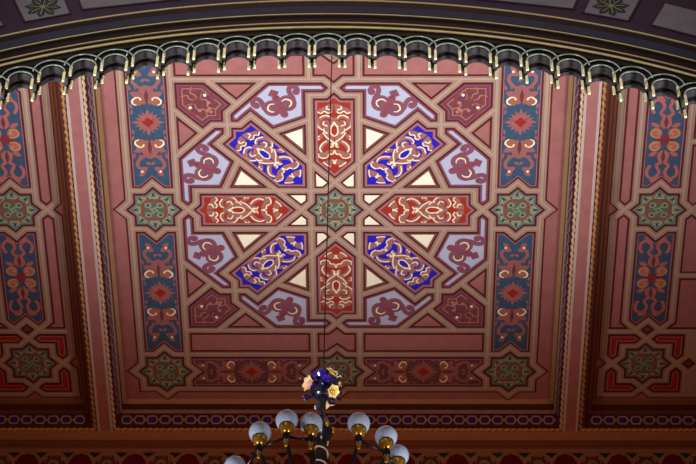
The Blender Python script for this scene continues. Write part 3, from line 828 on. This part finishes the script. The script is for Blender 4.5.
RR = .915
def fitting(angdeg, dz=0.0, rr=RR):
    a = math.radians(angdeg); c = Vector((CX + rr * math.sin(a), CY - rr * math.cos(a), ZR + dz))
    bm = B(); lathe(bm, [(0, -.05), (.022, -.045), (.038, -.015), (.040, .015), (.026, .045), (.018, .06)], c, 14)
    o = build('arm_joint', bm, M['iron'], ch, True)
    bm = B(); lathe(bm, [(0, -.135), (.012, -.13), (.020, -.11), (.010, -.09), (.014, -.075), (.026, -.062), (.012, -.045)], c, 12); build('finial', bm, M['brass'], o, True)
    bm = B(); lathe(bm, [(.018, .05), (.034, .06), (.056, .085), (.066, .12), (.070, .135), (.060, .137), (.05, .10), (.018, .07)], c, 16)
    for i in range(8):
        t = 2 * PI * i / 8; p = c + Vector((.064 * math.cos(t), .064 * math.sin(t), .10)); bmesh.ops.create_icosphere(bm, subdivisions=1, radius=.010, matrix=Matrix.Translation(p))
    build('gallery_cup', bm, M['brass'], o, True)
    bm = B(); lathe(bm, [(.0605, .126), (.070, .128), (.072, .146), (.0605, .150)], c, 16); build('dark_neck', bm, M['iron'], o, True)
    bm = B(); rg = .104; g = c + Vector((0, 0, .115 + .098))
    lathe(bm, [(rg * math.sin(PI * i / 18), rg * math.cos(PI * i / 18)) for i in range(17)] + [(.05, -.105)], g, 28)
    build('glass_globe', bm, M['globe'], o, True)
    # scrolled arm back to the column
    bm = B(); e = Vector((math.sin(a), -math.cos(a), 0)); P = []
    for i in range(17):
        s = i / 16; r = rr * (1 - s) + .05 * s; P.append(Vector((CX, CY, 0)) + e * r + Vector((0, 0, c.z - .03 - .26 * math.sin(PI * s) * (1 - .3 * s) - .16 * s)))
    tube(bm, P, [.016 + .008 * math.sin(PI * i / 16) for i in range(17)], 8); build('arm', bm, M['iron'], ch, True)
    return c
angs = [(-70, .84), (-37.2, .90), (-18.8, .912), (-5, .83), (23.5, .905), (42.5, .905), (59, .84)]
cs = [fitting(a, 0.0, r) for a, r in angs]
for p, q in zip(cs, cs[1:]):
    if abs(p.x - q.x) > .42: continue
    b = B(); tube(b, [p, (p + q) / 2 + Vector((0, 0, -.008)), q], [.017, .012, .017], 8); build('tie_bar', b, M['iron'], ch, True)
b = B(); q = Vector((CX, CY, ZR + .10)); p = cs[3]; tube(b, [p, p * .6 + q * .4 + Vector((0, 0, .03)), Vector((CX, CY - .05, ZR + .25))], .012, 8); build('tie_bar', b, M['iron'], ch, True)

# ------------------------------------------------------------------ camera
f = 2371.0
Yv = Vector((27.0, -3068.0, f)).normalized(); Zv = Vector((27.0, (f * f + 729.0) / 3068.0, f)).normalized()
Zv = (Zv - Yv * Zv.dot(Yv)).normalized()
Xv = Yv.cross(Zv); Xv = Xv if Xv.x > 0 else -Xv
right = Vector((Xv[0], Yv[0], Zv[0])); up = Vector((Xv[1], Yv[1], Zv[1])); fwd = Vector((Xv[2], Yv[2], Zv[2]))
cd = bpy.data.cameras.new('camera'); cam = bpy.data.objects.new('camera', cd); COL.objects.link(cam)
mt = Matrix((( right[0], up[0], -fwd[0]), (right[1], up[1], -fwd[1]), (right[2], up[2], -fwd[2]))).to_4x4()
mt.translation = Vector((0.5042, 0, CAMZ)); cam.matrix_world = mt
cd.sensor_width = 36; cd.lens = f / 696.0 * 36.0; cd.clip_end = 200; cd.clip_start = .1
scn.camera = cam

# ------------------------------------------------------------------ light
w = bpy.data.worlds.new('hall'); scn.world = w; w.use_nodes = True
bg = w.node_tree.nodes['Background']; bg.inputs['Color'].default_value = (1.0, .47, .29, 1); bg.inputs['Strength'].default_value = .09
def spot(name, loc, aim, power, ang, blend, size, col):
    l = bpy.data.lights.new(name, 'SPOT'); l.energy = power; l.spot_size = math.radians(ang); l.spot_blend = blend; l.shadow_soft_size = size; l.color = col
    o = bpy.data.objects.new(name, l); COL.objects.link(o); o.location = loc
    o.rotation_euler = (Vector(aim) - Vector(loc)).to_track_quat('-Z', 'Y').to_euler(); return o
for sx in (1, -1):
    spot('daylight_fill', (sx * 9.0, 14.6, 9.0), (sx * -.2, 14.3, H), 9900, 41.0, 1.0, 1.2, (.95, .97, .98))  # unseen upward spots added to stand in for daylight on the ceiling
    spot('warm_fill', (sx * 9.0, 17.2, 8.5), (sx * -.2, 18.6, H), 1150, 42, 1.0, 1.2, (1.0, .43, .22))  # unseen warm fill added to redden the falloff at the far end
spot('front_fill', (-1.5, 4.0, 20.3), (0, 13.5, 22.3), 2700, 52, .5, .6, (.92, .95, 1.0))  # unseen frontal fill added to brighten the arch face and chandelier
scn.view_settings.view_transform = 'Standard'; scn.view_settings.look = 'None'
scn.view_settings.gamma = 1; scn.view_settings.use_curve_mapping = False
scn.view_settings.exposure = 0.0
